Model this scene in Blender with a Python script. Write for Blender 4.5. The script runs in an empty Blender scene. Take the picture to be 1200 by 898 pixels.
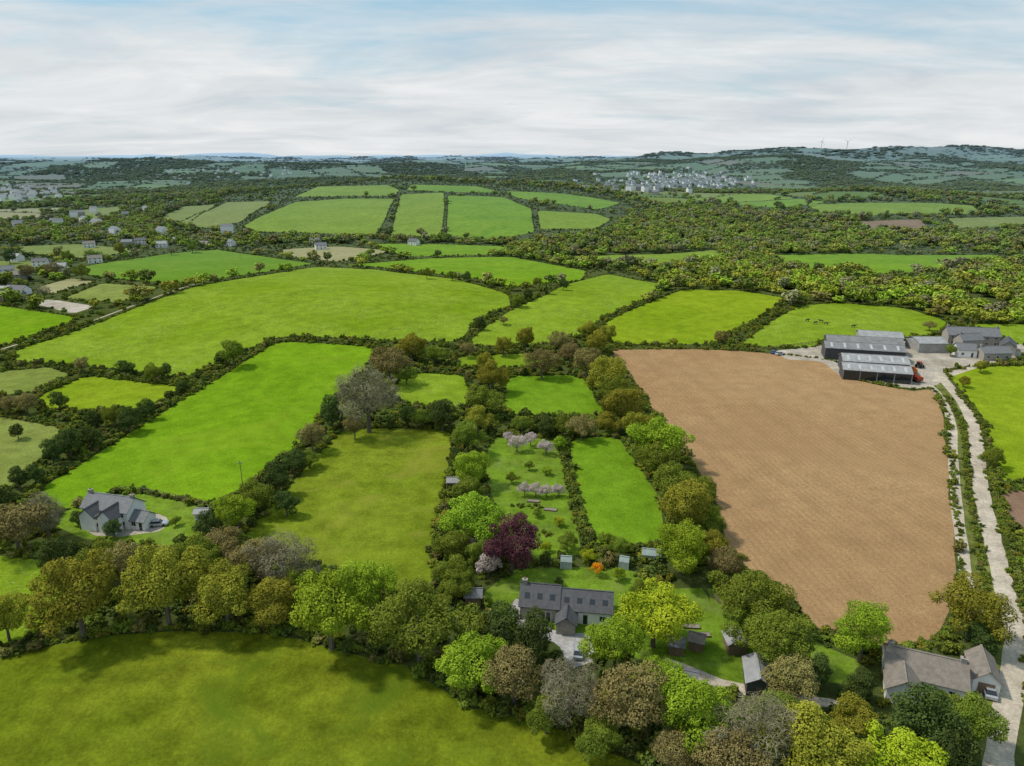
import bpy, bmesh, math, random, time
import numpy as np
from mathutils import Vector, Matrix, geometry
T0=time.time()
random.seed(7); rng=np.random.default_rng(11)
scene=bpy.context.scene
scene.view_settings.view_transform='Standard'
try: scene.view_settings.look='None'
except Exception: pass
scene.view_settings.exposure=0

# ------------------------------------------------------------------ terrain
CAMZ=85.0; PITCH=math.radians(17.6); FPX=840.0
def ss(a,b,x):
    t=np.clip((x-a)/(b-a),0,1); return t*t*(3-2*t)
_w=[(rng.uniform(0,2*math.pi),rng.uniform(0,6.28)) for _ in range(24)]
def fb(x,y,L,k0=0,n=5):
    s=0;a=1.0;tot=0
    for i in range(n):
        th,ph=_w[(k0+i)%24]
        s=s+a*np.sin((x*math.cos(th)+y*math.sin(th))/L*2*math.pi+ph+1.3*np.sin((x*math.sin(th)-y*math.cos(th))/L*3.1+ph))
        tot+=a;a*=0.62;L*=0.55
    return s/tot
def H(x,y):
    x=np.asarray(x,float);y=np.asarray(y,float)
    r=np.hypot(x,y)
    z=1.2*fb(x,y,260,0,3)*ss(120,330,r)
    z=z+8*np.exp(-((x+110)/150)**2-((y-430)/100)**2)
    z=z+4*np.exp(-((x-190)/130)**2-((y-420)/80)**2)
    z=z-14*np.exp(-((y-760)/170)**2)*(0.45+0.55/(1+np.exp(-(x-100)/120)))
    z=z+40*np.exp(-((x+150)/400)**2-((y-1480)/400)**2)
    z=z+24*np.exp(-((x-620)/300)**2-((y-1300)/240)**2)
    z=z+4*fb(x,y,500,5,4)*ss(600,1100,r)*(1-ss(2400,4000,r)*0.3)
    z=z-14*np.exp(-((y-2250)/350)**2)
    far=ss(2300,8500,r)
    z=z+far*(42+26*fb(x,y,3300,9,5))
    z=z+26*fb(x,y,1500,13,3)*ss(2000,3600,r)
    z=z+105*np.exp(-((x-2400)/1900)**2-((y-4700)/1100)**2)
    z=z+50*np.exp(-((x-900)/700)**2-((y-3300)/450)**2)
    z=z+38*np.exp(-((x+1700)/1200)**2-((y-4000)/600)**2)
    z=z+(45+32*fb(x,y,5000,3,4))*ss(9000,15000,r)-60*ss(16000,26000,r)
    return z
_t=np.geomspace(50,26000,700)
def P(u,v,dz=0.0):
    a=(u-600)/FPX; b=-(v-449)/FPX
    d=np.array([a, math.cos(PITCH)+b*math.sin(PITCH), -math.sin(PITCH)+b*math.cos(PITCH)])
    f=CAMZ+_t*d[2]-H(_t*d[0],_t*d[1])-dz
    i=np.argmax(f<0)
    if f[i]>=0: i=len(_t)-1
    if i==0: i=1
    lo,hi=_t[i-1],_t[i]
    for _ in range(25):
        m=(lo+hi)/2
        if CAMZ+m*d[2]-H(m*d[0],m*d[1])-dz<0: hi=m
        else: lo=m
    x,y=hi*d[0],hi*d[1]
    return float(x),float(y),float(H(x,y)),hi

# ------------------------------------------------------------------ materials
def painted_haze_group():  # haze painted into the surface colour by distance from the world origin
    g=bpy.data.node_groups.new("painted_haze",'ShaderNodeTree')
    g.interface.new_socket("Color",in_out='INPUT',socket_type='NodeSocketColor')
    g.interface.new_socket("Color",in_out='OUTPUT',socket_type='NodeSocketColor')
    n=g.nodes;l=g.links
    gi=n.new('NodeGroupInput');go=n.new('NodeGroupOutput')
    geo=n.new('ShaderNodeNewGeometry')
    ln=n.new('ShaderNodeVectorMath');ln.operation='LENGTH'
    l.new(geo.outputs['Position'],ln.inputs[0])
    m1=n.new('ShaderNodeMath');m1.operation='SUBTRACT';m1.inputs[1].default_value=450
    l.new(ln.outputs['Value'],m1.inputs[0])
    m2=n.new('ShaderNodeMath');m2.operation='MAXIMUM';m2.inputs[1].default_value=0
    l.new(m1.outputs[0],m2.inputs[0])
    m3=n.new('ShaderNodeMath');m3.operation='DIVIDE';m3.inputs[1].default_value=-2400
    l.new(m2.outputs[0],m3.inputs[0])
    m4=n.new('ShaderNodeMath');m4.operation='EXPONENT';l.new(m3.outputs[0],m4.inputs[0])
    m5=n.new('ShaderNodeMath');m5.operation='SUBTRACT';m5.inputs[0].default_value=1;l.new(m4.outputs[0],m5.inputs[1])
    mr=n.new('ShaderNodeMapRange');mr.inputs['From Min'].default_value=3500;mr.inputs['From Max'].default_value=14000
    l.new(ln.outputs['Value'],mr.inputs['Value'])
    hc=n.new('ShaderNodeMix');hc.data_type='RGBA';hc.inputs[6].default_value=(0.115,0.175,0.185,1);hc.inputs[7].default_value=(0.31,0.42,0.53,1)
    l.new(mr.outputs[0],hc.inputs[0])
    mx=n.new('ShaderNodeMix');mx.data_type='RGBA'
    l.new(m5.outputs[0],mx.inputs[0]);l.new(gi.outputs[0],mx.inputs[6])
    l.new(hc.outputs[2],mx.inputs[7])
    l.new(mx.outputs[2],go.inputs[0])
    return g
HZ=painted_haze_group()
def newmat(name):
    m=bpy.data.materials.new(name);m.use_nodes=True
    n=m.node_tree.nodes;l=m.node_tree.links
    for x in list(n): n.remove(x)
    out=n.new('ShaderNodeOutputMaterial')
    return m,n,l,out
def paint_haze(n,l,sock):
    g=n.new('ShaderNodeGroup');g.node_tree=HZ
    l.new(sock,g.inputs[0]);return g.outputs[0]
def mixc(n,l,fac,a,b,mode='MIX'):
    m=n.new('ShaderNodeMix');m.data_type='RGBA';m.blend_type=mode
    for s,v in ((m.inputs[0],fac),(m.inputs[6],a),(m.inputs[7],b)):
        if isinstance(v,(int,float)): s.default_value=v
        elif isinstance(v,tuple): s.default_value=(v+(1,))[:4]
        else: l.new(v,s)
    return m.outputs[2]
def noise(n,l,vec,scale,detail=4,rough=0.55,dist=0):
    t=n.new('ShaderNodeTexNoise');t.inputs['Scale'].default_value=scale
    t.inputs['Detail'].default_value=detail;t.inputs['Roughness'].default_value=rough
    t.inputs['Distortion'].default_value=dist
    l.new(vec,t.inputs['Vector']);return t.outputs['Fac']
def ramp(n,l,s,a,b,ca=(0,0,0),cb=(1,1,1)):
    r=n.new('ShaderNodeValToRGB');e=r.color_ramp.elements
    e[0].position=a;e[1].position=b;e[0].color=ca+(1,);e[1].color=cb+(1,)
    l.new(s,r.inputs[0]);return r.outputs[0]
def mth(n,l,op,a,b=None):
    m=n.new('ShaderNodeMath');m.operation=op
    for i,v in enumerate((a,b)):
        if v is None: continue
        if isinstance(v,(int,float)): m.inputs[i].default_value=v
        else: l.new(v,m.inputs[i])
    return m.outputs[0]
def ground_mat(name,ca,cb,stripe=None,big=0.02,speck=None,bump=0.5,fine=0.35,patch=None,lines=None):
    """ca/cb albedos mixed at field scale; stripe=(angle_deg,spacing_m,strength)"""
    m,n,l,out=newmat(name)
    geo=n.new('ShaderNodeNewGeometry');pos=geo.outputs['Position']
    f=ramp(n,l,noise(n,l,pos,big,4,0.6,0.6),0.33,0.68)
    col=mixc(n,l,f,ca,cb)
    f2=ramp(n,l,noise(n,l,pos,0.16,4,0.7),0.3,0.72,(1-fine,)*3,(1+fine*0.5,)*3)
    col=mixc(n,l,1.0,col,f2,'MULTIPLY')
    f3=ramp(n,l,noise(n,l,pos,1.6,2,0.7),0.25,0.75,(0.74,)*3,(1.2,)*3)
    col=mixc(n,l,1.0,col,f3,'MULTIPLY')
    if patch:
        fp=ramp(n,l,noise(n,l,pos,patch[1],4,0.65,1.0),patch[2],patch[3])
        col=mixc(n,l,fp,col,patch[0])
    for sp in (stripe,lines):
        if not sp: continue
        a=math.radians(sp[0])
        d=n.new('ShaderNodeVectorMath');d.operation='DOT_PRODUCT'
        l.new(pos,d.inputs[0]);d.inputs[1].default_value=(math.cos(a),math.sin(a),0)
        wob=noise(n,l,pos,0.012,1)
        s=mth(n,l,'ADD',d.outputs['Value'],mth(n,l,'MULTIPLY',wob,7.0))
        s=mth(n,l,'SINE',mth(n,l,'MULTIPLY',s,2*math.pi/sp[1]))
        s=mth(n,l,'POWER',mth(n,l,'ADD',mth(n,l,'MULTIPLY',s,0.5),0.5),3)
        s=mth(n,l,'MULTIPLY',s,mth(n,l,'MULTIPLY',noise(n,l,pos,0.03,2),sp[2]*2))
        col=mixc(n,l,s,col,tuple(c*0.55 for c in ca))
    if speck:
        v=ramp(n,l,noise(n,l,pos,0.8,3,0.85),0.56,0.70)
        w=ramp(n,l,noise(n,l,pos,0.03,3),0.38,0.6)
        col=mixc(n,l,mth(n,l,'MULTIPLY',mth(n,l,'MULTIPLY',v,w),0.75),col,speck)
    col=paint_haze(n,l,col)
    b=n.new('ShaderNodeBsdfDiffuse');l.new(col,b.inputs['Color'])
    if bump:
        bp=n.new('ShaderNodeBump');bp.inputs['Strength'].default_value=bump;bp.inputs['Distance'].default_value=0.5
        l.new(noise(n,l,pos,0.9,3,0.75),bp.inputs['Height']);l.new(bp.outputs[0],b.inputs['Normal'])
    l.new(b.outputs[0],out.inputs[0]);return m
def leaf_mat(name,dark,light,transl=0.25,k=1.0,vr=0.45):
    dark=tuple(c*k for c in dark);light=tuple(c*k for c in light)
    m,n,l,out=newmat(name)
    at=n.new('ShaderNodeAttribute');at.attribute_name='var'
    oi=n.new('ShaderNodeObjectInfo')
    col=mixc(n,l,at.outputs['Fac'],dark,light)
    hs=n.new('ShaderNodeHueSaturation')
    l.new(mth(n,l,'ADD',mth(n,l,'MULTIPLY',oi.outputs['Random'],0.03),0.48),hs.inputs['Hue'])
    l.new(mth(n,l,'ADD',mth(n,l,'MULTIPLY',oi.outputs['Random'],vr),1-vr/2),hs.inputs['Value'])
    l.new(col,hs.inputs['Color'])
    col=paint_haze(n,l,hs.outputs[0])
    b=n.new('ShaderNodeBsdfDiffuse');l.new(col,b.inputs[0])
    if transl:
        t=n.new('ShaderNodeBsdfTranslucent');l.new(col,t.inputs[0])
        mx=n.new('ShaderNodeMixShader');mx.inputs[0].default_value=transl
        l.new(b.outputs[0],mx.inputs[1]);l.new(t.outputs[0],mx.inputs[2])
        l.new(mx.outputs[0],out.inputs[0])
    else: l.new(b.outputs[0],out.inputs[0])
    return m
def solid(name,c,rough=0.8,var=0.25,scale=0.8,wave=None,metal=0,spec=0.3,haze_tint=True):
    m,n,l,out=newmat(name)
    tc=n.new('ShaderNodeTexCoord');pos=tc.outputs['Object']
    f=ramp(n,l,noise(n,l,pos,scale,5,0.65),0.25,0.75,(1-var,)*3,(1+var*0.6,)*3)
    col=mixc(n,l,1.0,c,f,'MULTIPLY')
    b=n.new('ShaderNodeBsdfPrincipled')
    b.inputs['Roughness'].default_value=rough;b.inputs['Metallic'].default_value=metal
    b.inputs['Specular IOR Level'].default_value=spec
    if wave:
        w=n.new('ShaderNodeTexWave');w.wave_type='BANDS';w.bands_direction=wave[0]
        w.inputs['Scale'].default_value=wave[1];w.inputs['Distortion'].default_value=wave[2] if len(wave)>2 else 0
        l.new(pos,w.inputs['Vector'])
        col=mixc(n,l,1.0,col,ramp(n,l,w.outputs['Fac'],0,1,(0.75,)*3,(1.08,)*3),'MULTIPLY')
    if haze_tint: col=paint_haze(n,l,col)
    l.new(col,b.inputs['Base Color'])
    l.new(b.outputs[0],out.inputs[0]);return m

LC=dict(
 bright=((0.11,0.19,0.012),(0.32,0.44,0.035)),
 mid=((0.08,0.125,0.015),(0.22,0.275,0.035)),
 olive=((0.135,0.145,0.016),(0.34,0.33,0.04)),
 brown=((0.12,0.10,0.03),(0.27,0.23,0.08)),
 grey=((0.14,0.13,0.07),(0.28,0.26,0.155)),
 dark=((0.03,0.052,0.015),(0.09,0.13,0.03)),
 lime=((0.19,0.25,0.012),(0.43,0.48,0.03)),
 purple=((0.035,0.014,0.018),(0.15,0.055,0.06)),
 blossom=((0.28,0.22,0.18),(0.7,0.58,0.56)),
 orange=((0.45,0.16,0.01),(0.9,0.38,0.02)))
LM={k:leaf_mat('foliage_'+k,a,b,0 if k in('dark','brown','grey','purple') else 0.22,1.05,0.35) for k,(a,b) in LC.items()}
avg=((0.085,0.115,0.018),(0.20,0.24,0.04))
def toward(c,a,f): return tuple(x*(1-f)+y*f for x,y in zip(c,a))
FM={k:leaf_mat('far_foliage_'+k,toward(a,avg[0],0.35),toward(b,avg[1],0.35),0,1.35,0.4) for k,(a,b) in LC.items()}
BM={k:leaf_mat('hedge_foliage_'+k,toward(a,avg[0],0.3),toward(b,avg[1],0.3),0,0.95,0.4) for k,(a,b) in LC.items()}
BARK=solid('bark',(0.14,0.12,0.09),0.95,0.3)

# ------------------------------------------------------------------ foliage meshes
def mesh_from(name,verts,faces,mats,midx=None,var=None,smooth=False):
    me=bpy.data.meshes.new(name)
    me.from_pydata(verts if isinstance(verts,list) else verts.tolist(),[],faces if isinstance(faces,list) else faces.tolist())
    for m in mats: me.materials.append(m)
    if midx is not None: me.polygons.foreach_set('material_index',np.asarray(midx,np.int32))
    if var is not None:
        a=me.attributes.new('var','FLOAT','FACE');a.data.foreach_set('value',np.asarray(var,np.float32))
    if smooth: me.polygons.foreach_set('use_smooth',np.ones(len(me.polygons),bool))
    me.update();return me
def rdirs(r,n):
    v=r.normal(size=(n,3));return v/np.linalg.norm(v,axis=1)[:,None]
def cyl(p0,p1,r0,r1,n=6):
    p0=np.array(p0,float);p1=np.array(p1,float);d=p1-p0;d/=np.linalg.norm(d)
    a=np.cross(d,[0.3,0.9,0.1]);a/=np.linalg.norm(a);b=np.cross(d,a)
    V=[];F=[]
    for p,r in((p0,r0),(p1,r1)):
        for i in range(n):
            t=2*math.pi*i/n;V.append(p+a*r*math.cos(t)+b*r*math.sin(t))
    for i in range(n): F.append([i,(i+1)%n,n+(i+1)%n,n+i])
    return V,F
def make_plant(name,seed,R,nleaf,ls,nblob,mat,trunk=True,twiggy=False,squash=0.85,rag=0.5,dome=-0.45,cz=None,pointy=0,sub=True):
    r=np.random.default_rng(seed)
    if cz is None: cz=1.15*R
    d=rdirs(r,nblob*4);d=d[d[:,2]>dome][:nblob];nb=len(d)
    rad=R*r.uniform(0.16,0.38,nb)
    dist=(R-rad)*r.uniform(0.6,1.22,nb)
    C=d*dist[:,None];C[:,2]*=squash
    th=np.arctan2(C[:,1],C[:,0])
    asym=1+0.2*np.sin(th*2+r.uniform(0,6))+0.14*np.sin(th*5+r.uniform(0,6))
    C[:,:2]*=asym[:,None]
    if pointy: 
        k=np.clip((C[:,2]/R+0.6)/1.6,0,1); C[:,:2]*=(1-pointy*k)[:,None]; C[:,2]*=1+pointy*0.5
    C=np.vstack([C,[[0,0,0.0]]]);rad=np.append(rad,R*0.54)
    bv=np.append(r.uniform(0.05,0.85,nb),0.2)
    if sub and nleaf>3000:      # smaller boughs clustered on the main ones
        k=r.choice(nb,nb*3);dd=rdirs(r,nb*3);dd[:,2]=np.abs(dd[:,2])*0.8
        C2=C[k]+dd*rad[k][:,None]*0.95;r2=rad[k]*r.uniform(0.22,0.48,nb*3)
        C=np.vstack([C,C2]);rad=np.append(rad,r2);bv=np.append(bv,np.clip(bv[k]+r.normal(0.08,0.15,nb*3),0,1))
    w=rad**2;w/=w.sum()
    N=int(nleaf*2.2);bi=r.choice(len(C),N,p=w)
    dd=rdirs(r,N)
    pos=C[bi]+dd*(rad[bi]*(1-rag*0.4+rag*0.6*r.random(N)))[:,None]*np.array([1,1,squash])
    keep=np.ones(N,bool)
    for j in range(len(C)):
        q=np.linalg.norm(pos-C[j],axis=1)<rad[j]*0.72
        keep&=~(q&(bi!=j))
    keep&=pos[:,2]>-R*0.75
    idx=np.nonzero(keep)[0][:nleaf];pos=pos[idx];dd=dd[idx];bi=bi[idx];N=len(idx)
    nrm=dd*0.8+rdirs(r,N)*0.55+np.array([0,0,0.4]);nrm/=np.linalg.norm(nrm,axis=1)[:,None]
    t=np.cross(nrm,rdirs(r,N));t/=np.linalg.norm(t,axis=1)[:,None]+1e-9;b=np.cross(nrm,t)
    s=ls*r.uniform(0.55,1.25,N)
    s1=s[:,None];s2=(s*(0.16 if twiggy else 0.8))[:,None]
    if twiggy: s1=s1*1.7
    k=r.uniform(0.5,1.0,(4,N,1))
    V=np.stack([pos+t*s1*k[0],pos+b*s2*k[1],pos-t*s1*k[2],pos-b*s2*k[3]],1).reshape(-1,3)
    V[:,2]+=cz
    F=np.arange(4*N).reshape(N,4)
    var=np.clip(bv[bi]*0.7+r.normal(0.18,0.16,N)+0.12*pos[:,2]/R,0,1)
    Vl=V.tolist();Fl=F.tolist();mi=[0]*N;vl=var.tolist()
    if trunk:
        segs=[((0,0,-0.3),(0.1*R*.3,0,cz*0.55),R*0.075,R*0.05),((0.1*R*.3,0,cz*0.55),(0,0,cz*1.2),R*0.05,R*0.02)]
        for j in range(0,min(nb,9)): segs.append(((0.02*R,0,cz*r.uniform(0.4,0.75)),C[j]*0.9+[0,0,cz],R*0.032,R*0.008))
        for s_ in segs:
            v,f=cyl(*s_);o=len(Vl);Vl+= [list(map(float,x)) for x in v];Fl+=[[a+o for a in g] for g in f];mi+=[1]*len(f);vl+=[0.3]*len(f)
    return mesh_from(name,Vl,Fl,[mat,BARK],mi,vl)

# ------------------------------------------------------------------ field survey
MATS={}
def gm(key,*a,**k):
    MATS[key]=ground_mat(key,*a,**k);return key
gm('under_hedge_ground',(0.06,0.08,0.02),(0.09,0.11,0.03),big=0.05)
gm('grass_vivid',(0.13,0.245,0.009),(0.18,0.305,0.013),stripe=(35,9,0.14),fine=0.28,patch=((0.20,0.285,0.02),0.03,0.5,0.8))
gm('grass_pasture',(0.16,0.245,0.012),(0.215,0.305,0.024),speck=(0.38,0.42,0.18),fine=0.3)
gm('grass_meadow',(0.14,0.195,0.012),(0.195,0.24,0.02),fine=0.4,patch=((0.22,0.225,0.032),0.05,0.5,0.75))
gm('grass_foreground',(0.11,0.150,0.008),(0.19,0.22,0.016),big=0.03,fine=0.5,patch=((0.09,0.135,0.01),0.04,0.5,0.7),stripe=(62,11,0.10))
gm('grass_dull',(0.18,0.225,0.045),(0.225,0.255,0.065),fine=0.3)
gm('grass_pale',(0.2,0.25,0.05),(0.25,0.29,0.075),fine=0.3)
gm('grass_yellow',(0.185,0.265,0.012),(0.235,0.31,0.018),fine=0.28)
gm('grass_striped',(0.125,0.24,0.015),(0.165,0.27,0.025),stripe=(110,7,0.6),fine=0.22)
gm('grass_mown',(0.125,0.235,0.012),(0.175,0.29,0.018),stripe=(20,6,0.10),fine=0.3)
gm('grass_lawn',(0.125,0.215,0.016),(0.175,0.265,0.026),fine=0.45,patch=((0.18,0.23,0.05),0.12,0.5,0.8),stripe=(80,2.2,0.15))
gm('grass_far_a',(0.10,0.165,0.02),(0.14,0.20,0.028),fine=0.3)
gm('grass_far_b',(0.13,0.18,0.035),(0.17,0.21,0.045),fine=0.3)
gm('stubble',(0.29,0.27,0.12),(0.34,0.31,0.16),fine=0.2)
gm('ploughed_soil',(0.335,0.205,0.098),(0.385,0.245,0.122),stripe=(8,11,0.12),fine=0.18,bump=0.6,big=0.012,lines=(8,1.8,0.2),patch=((0.30,0.185,0.09),0.015,0.5,0.8))
gm('distant_soil',(0.22,0.14,0.09),(0.25,0.17,0.11),fine=0.2)
gm('dirt_track',(0.45,0.38,0.29),(0.54,0.47,0.37),fine=0.3,big=0.2)
gm('yard',(0.36,0.31,0.24),(0.46,0.41,0.34),fine=0.35,big=0.08)
gm('gravel_drive',(0.36,0.34,0.32),(0.46,0.44,0.42),fine=0.25,big=0.3)
gm('verge',(0.12,0.16,0.03),(0.19,0.19,0.06),fine=0.5,big=0.08)
MK=list(MATS)
FIELDS=[ # material, polygon, hedge height (0 none)
('grass_foreground',[(-130,790),(0,772),(60,756),(130,745),(220,738),(300,742),(360,752),(430,770),(480,785),(520,812),(560,832),(620,842),(660,856),(720,885),(765,905),(800,960),(-150,960)],1.6),
('grass_pasture',[(-120,640),(0,652),(50,656),(95,675),(75,715),(50,742),(0,757),(-120,780)],1.4),
('grass_lawn',[(62,612),(98,584),(150,576),(230,593),(246,600),(236,625),(190,642),(140,636),(92,632)],0),
('grass_vivid',[(42,577),(110,535),(220,465),(325,400),(440,407),(428,432),(402,452),(372,490),(345,525),(300,562),(255,592),(235,588),(150,571),(70,600)],1.3),
('grass_meadow',[(400,503),(470,502),(530,504),(524,560),(508,620),(505,690),(460,692),(400,672),(340,655),(285,628),(320,592),(358,548)],1.5),
('grass_pasture',[(465,447),(485,437),(545,440),(552,465),(545,478),(470,474),(460,460)],1.4),
('grass_mown',[(592,440),(680,440),(702,470),(708,486),(590,486)],1.4),
('grass_pasture',[(535,417),(640,413),(645,424),(600,432),(540,430)],1.2),
('grass_lawn',[(574,512),(650,514),(660,545),(672,600),(682,648),(640,655),(604,650),(585,600),(568,560)],0),
('grass_mown',[(667,514),(724,512),(748,545),(772,585),(782,640),(700,640),(685,600),(673,550)],1.2),
('grass_lawn',[(560,700),(600,668),(640,664),(745,668),(780,690),(830,690),(835,760),(800,790),(740,770),(700,745),(600,745)],0),
('grass_lawn',[(828,690),(862,690),(880,730),(950,752),(1010,775),(1005,805),(960,800),(905,800),(835,800),(790,775),(830,760)],0),
('ploughed_soil',[(710,410),(800,409),(880,412),(985,424),(984,442),(1065,458),(1092,456),(1104,485),(1110,540),(1117,610),(1124,690),(1100,748),(1030,758),(965,742),(925,700),(880,668),(852,640),(845,600),(805,530),(765,480),(740,442)],1.0),
('verge',[(1094,440),(1125,465),(1138,510),(1142,570),(1153,620),(1168,680),(1180,740),(1172,800),(1160,900),(1150,900),(1140,740),(1126,690),(1119,600),(1112,530),(1104,480)],0),
('grass_yellow',[(1110,436),(1150,430),(1210,428),(1320,430),(1320,565),(1205,562),(1172,563),(1158,515),(1130,462)],1.2),
('distant_soil',[(1170,575),(1330,575),(1330,640),(1200,625),(1180,610)],1.4),
('grass_pasture',[(1190,645),(1330,660),(1330,900),(1215,900),(1222,800),(1214,720)],1.2),
('grass_pasture',[(20,410),(120,377),(230,336),(370,313),(440,316),(530,327),(595,345),(600,358),(560,372),(540,400),(460,400),(330,393),(270,418),(215,443),(150,433),(90,428),(20,424)],1.0),
('grass_striped',[(78,316),(200,297),(250,292),(368,309),(228,331),(170,330),(110,324)],1.0),
('grass_pasture',[(645,301),(840,293),(850,306),(770,313),(650,308)],1.0),
('grass_vivid',[(402,311),(500,303),(600,301),(688,318),(680,329),(600,336),(540,324),(440,313)],1.0),
('grass_pasture',[(548,402),(572,381),(602,362),(640,346),(672,331),(712,321),(788,335),(748,354),(702,375),(678,394),(640,403),(560,405)],1.0),
('grass_yellow',[(716,403),(708,379),(757,356),(802,339),(870,341),(922,350),(898,367),(858,387),(838,403)],1.0),
('grass_pasture',[(866,405),(900,379),(937,359),(980,355),(1060,361),(1108,376),(1108,390),(1060,395),(965,397),(950,408)],1.0),
('grass_vivid',[(-130,352),(0,358),(92,373),(40,393),(0,407),(-130,430)],1.1),
('grass_dull',[(-130,440),(0,436),(58,430),(82,440),(30,462),(-130,465)],1.3),
('grass_yellow',[(45,465),(100,440),(190,450),(213,456),(180,476),(110,482),(48,478)],1.4),
('grass_dull',[(-130,485),(0,489),(74,502),(58,530),(20,568),(0,575),(-130,600)],1.5),
('stubble',[(40,338),(82,326),(112,330),(60,345)],1.0),
('grass_dull',[(75,350),(120,332),(188,336),(140,355)],1.0),
('yard',[(30,354),(60,351),(112,359),(85,368)],0),
('grass_dull',[(20,289),(90,286),(170,293),(100,303),(30,298)],1.1),
('stubble',[(330,292),(400,289),(462,294),(400,307),(335,300)],1.1),
('grass_vivid',[(430,286),(590,289),(602,298),(480,301)],1.1),
('grass_vivid',[(905,299),(1000,297),(1168,299),(1190,309),(1080,320),(960,322),(916,315)],1.1),
('grass_dull',[(-60,308),(30,305),(60,312),(20,322),(-60,326)],1.1),
('grass_pasture',[(1135,379),(1320,382),(1320,404),(1205,406),(1170,396)],1.1),
('grass_pasture',[(285,265),(345,237),(400,233),(462,233),(453,252),(440,275),(300,272)],1.1),
('grass_pasture',[(458,275),(470,228),(520,226),(521,245),(516,278)],1.1),
('grass_vivid',[(524,277),(525,229),(590,231),(622,245),(626,272),(590,280)],1.1),
('grass_pasture',[(634,269),(630,247),(700,251),(716,257),(700,268)],1.1),
('grass_dull',[(202,264),(265,237),(318,236),(283,260),(240,268)],1.1),
('grass_pasture',[(345,231),(372,219),(455,217),(468,223),(462,230)],1.1),
('grass_vivid',[(476,223),(482,216.5),(560,218.5),(590,226),(520,225)],1.1),
('grass_vivid',[(592,224),(660,227),(728,238),(700,246),(604,232)],1.1),
('grass_dull',[(186,258),(215,242),(255,239),(222,260)],1.1),
('grass_dull',[(82,256),(96,246),(150,240),(130,257),(100,262)],1.2),
('grass_pasture',[(945,240),(1140,241),(1150,251),(965,254)],1.2),
('distant_soil',[(1000,260),(1078,257),(1090,270),(1018,272)],1.2),
('grass_dull',[(1110,256),(1200,254),(1300,256),(1300,266),(1120,268)],1.2),
('yard',[(905,411),(960,405),(1000,400),(1100,400),(1180,400),(1215,408),(1200,418),(1150,427),(1110,432),(1102,450),(1078,456),(1040,452),(984,441),(965,424),(920,421)],0),
('gravel_drive',[(596,712),(606,700),(616,718),(655,742),(690,742),(700,775),(668,784),(655,755),(610,738)],0),
('dirt_track',[(780,770),(860,800),(905,808),(990,822),(990,832),(900,820),(850,810),(775,782)],0),
('yard',[(98,618),(110,606),(180,600),(196,608),(190,622),(150,628),(110,628)],0),
('yard',[(1128,800),(1165,795),(1185,790),(1182,812),(1150,820),(1125,818)],0),
]
WOODS=[[(700,322),(800,330),(860,336),(910,336),(1000,334),(1190,331),(1320,334),(1320,376),(1200,376),(1112,371),(1060,357),(980,350),(930,345),(870,338),(790,332),(735,326)],
[(600,291),(640,280),(720,272),(740,252),(830,242),(945,262),(1005,278),(1095,276),(1200,274),(1320,274),(1320,290),(900,292),(840,288),(640,296)],
[(170,288),(200,276),(290,280),(440,283),(590,286),(600,288),(430,284),(300,288)],
[(0,262),(80,270),(190,270),(170,285),(90,285),(-60,288),(-60,262)]]
HILLHULL=[(180,262),(260,232),(370,214),(480,212),(640,220),(745,238),(720,272),(600,284),(290,276)]
def PP(poly): return np.array([P(u,v)[:2] for u,v in poly])
def area(p):
    x,y=p[:,0],p[:,1];return 0.5*np.sum(x*np.roll(y,-1)-y*np.roll(x,-1))
def ccw(p): return p if area(p)>0 else p[::-1]
def chaikin(p,mx=5.0):
    o=[]
    for i in range(len(p)):
        a,b=p[i],p[(i+1)%len(p)];c=min(0.14,mx/(np.linalg.norm(b-a)+1e-6))
        o.append(a*(1-c)+b*c);o.append(a*c+b*(1-c))
    return np.array(o)
def subdiv(p,closed=True,jit=0.0,k=0.05,mn=5.0):
    o=[];n=len(p)
    for i in range(n if closed else n-1):
        a,b=p[i],p[(i+1)%n];L=np.linalg.norm(b-a)
        st=max(mn,np.linalg.norm((a+b)/2)*k);m=max(1,int(L/st))
        for j in range(m):
            q=a+(b-a)*j/m
            if jit: q=q+rng.normal(0,jit,2)
            o.append(q)
    if not closed:o.append(p[-1])
    return np.array(o)
def inpoly(px,py,poly):
    c=np.zeros(px.shape,bool);n=len(poly);j=n-1
    for i in range(n):
        xi,yi=poly[i];xj,yj=poly[j]
        k=((yi>py)!=(yj>py))&(px<(xj-xi)*(py-yi)/((yj-yi)+1e-12)+xi)
        c^=k;j=i
    return c
def ribbon(pts,w):
    p=np.array([P(u,v)[:2] for u,v in pts])
    q=[]
    for i in range(len(p)-1):
        p0=p[max(i-1,0)];p1=p[i];p2=p[i+1];p3=p[min(i+2,len(p)-1)]
        for t in np.linspace(0,1,5)[:-1]:
            q.append(0.5*((2*p1)+(-p0+p2)*t+(2*p0-5*p1+4*p2-p3)*t*t+(-p0+3*p1-3*p2+p3)*t**3))
    q.append(p[-1]);q=np.array(q)
    d=np.gradient(q,axis=0);d/=np.linalg.norm(d,axis=1)[:,None];nn=np.stack([-d[:,1],d[:,0]],1)
    ww=w/2*(1+rng.normal(0,0.05,len(q)))[:,None]
    return ccw(np.vstack([q+nn*ww,(q-nn*ww)[::-1]]))
polys=[];labels=[];hedges=[];handp=[]
for mk,pl,hh in FIELDS:
    p=ccw(PP(pl));handp.append(p)
    p=chaikin(p);p=subdiv(p,jit=0.25 if mk not in('gravel_drive',) else 0.05)
    polys.append(p);labels.append(MK.index(mk));hedges.append(hh)
lane=[(1099,438),(1110,450),(1130,475),(1143,510),(1149,570),(1160,620),(1175,680),(1190,740),(1186,800),(1174,860),(1168,940)]
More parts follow.
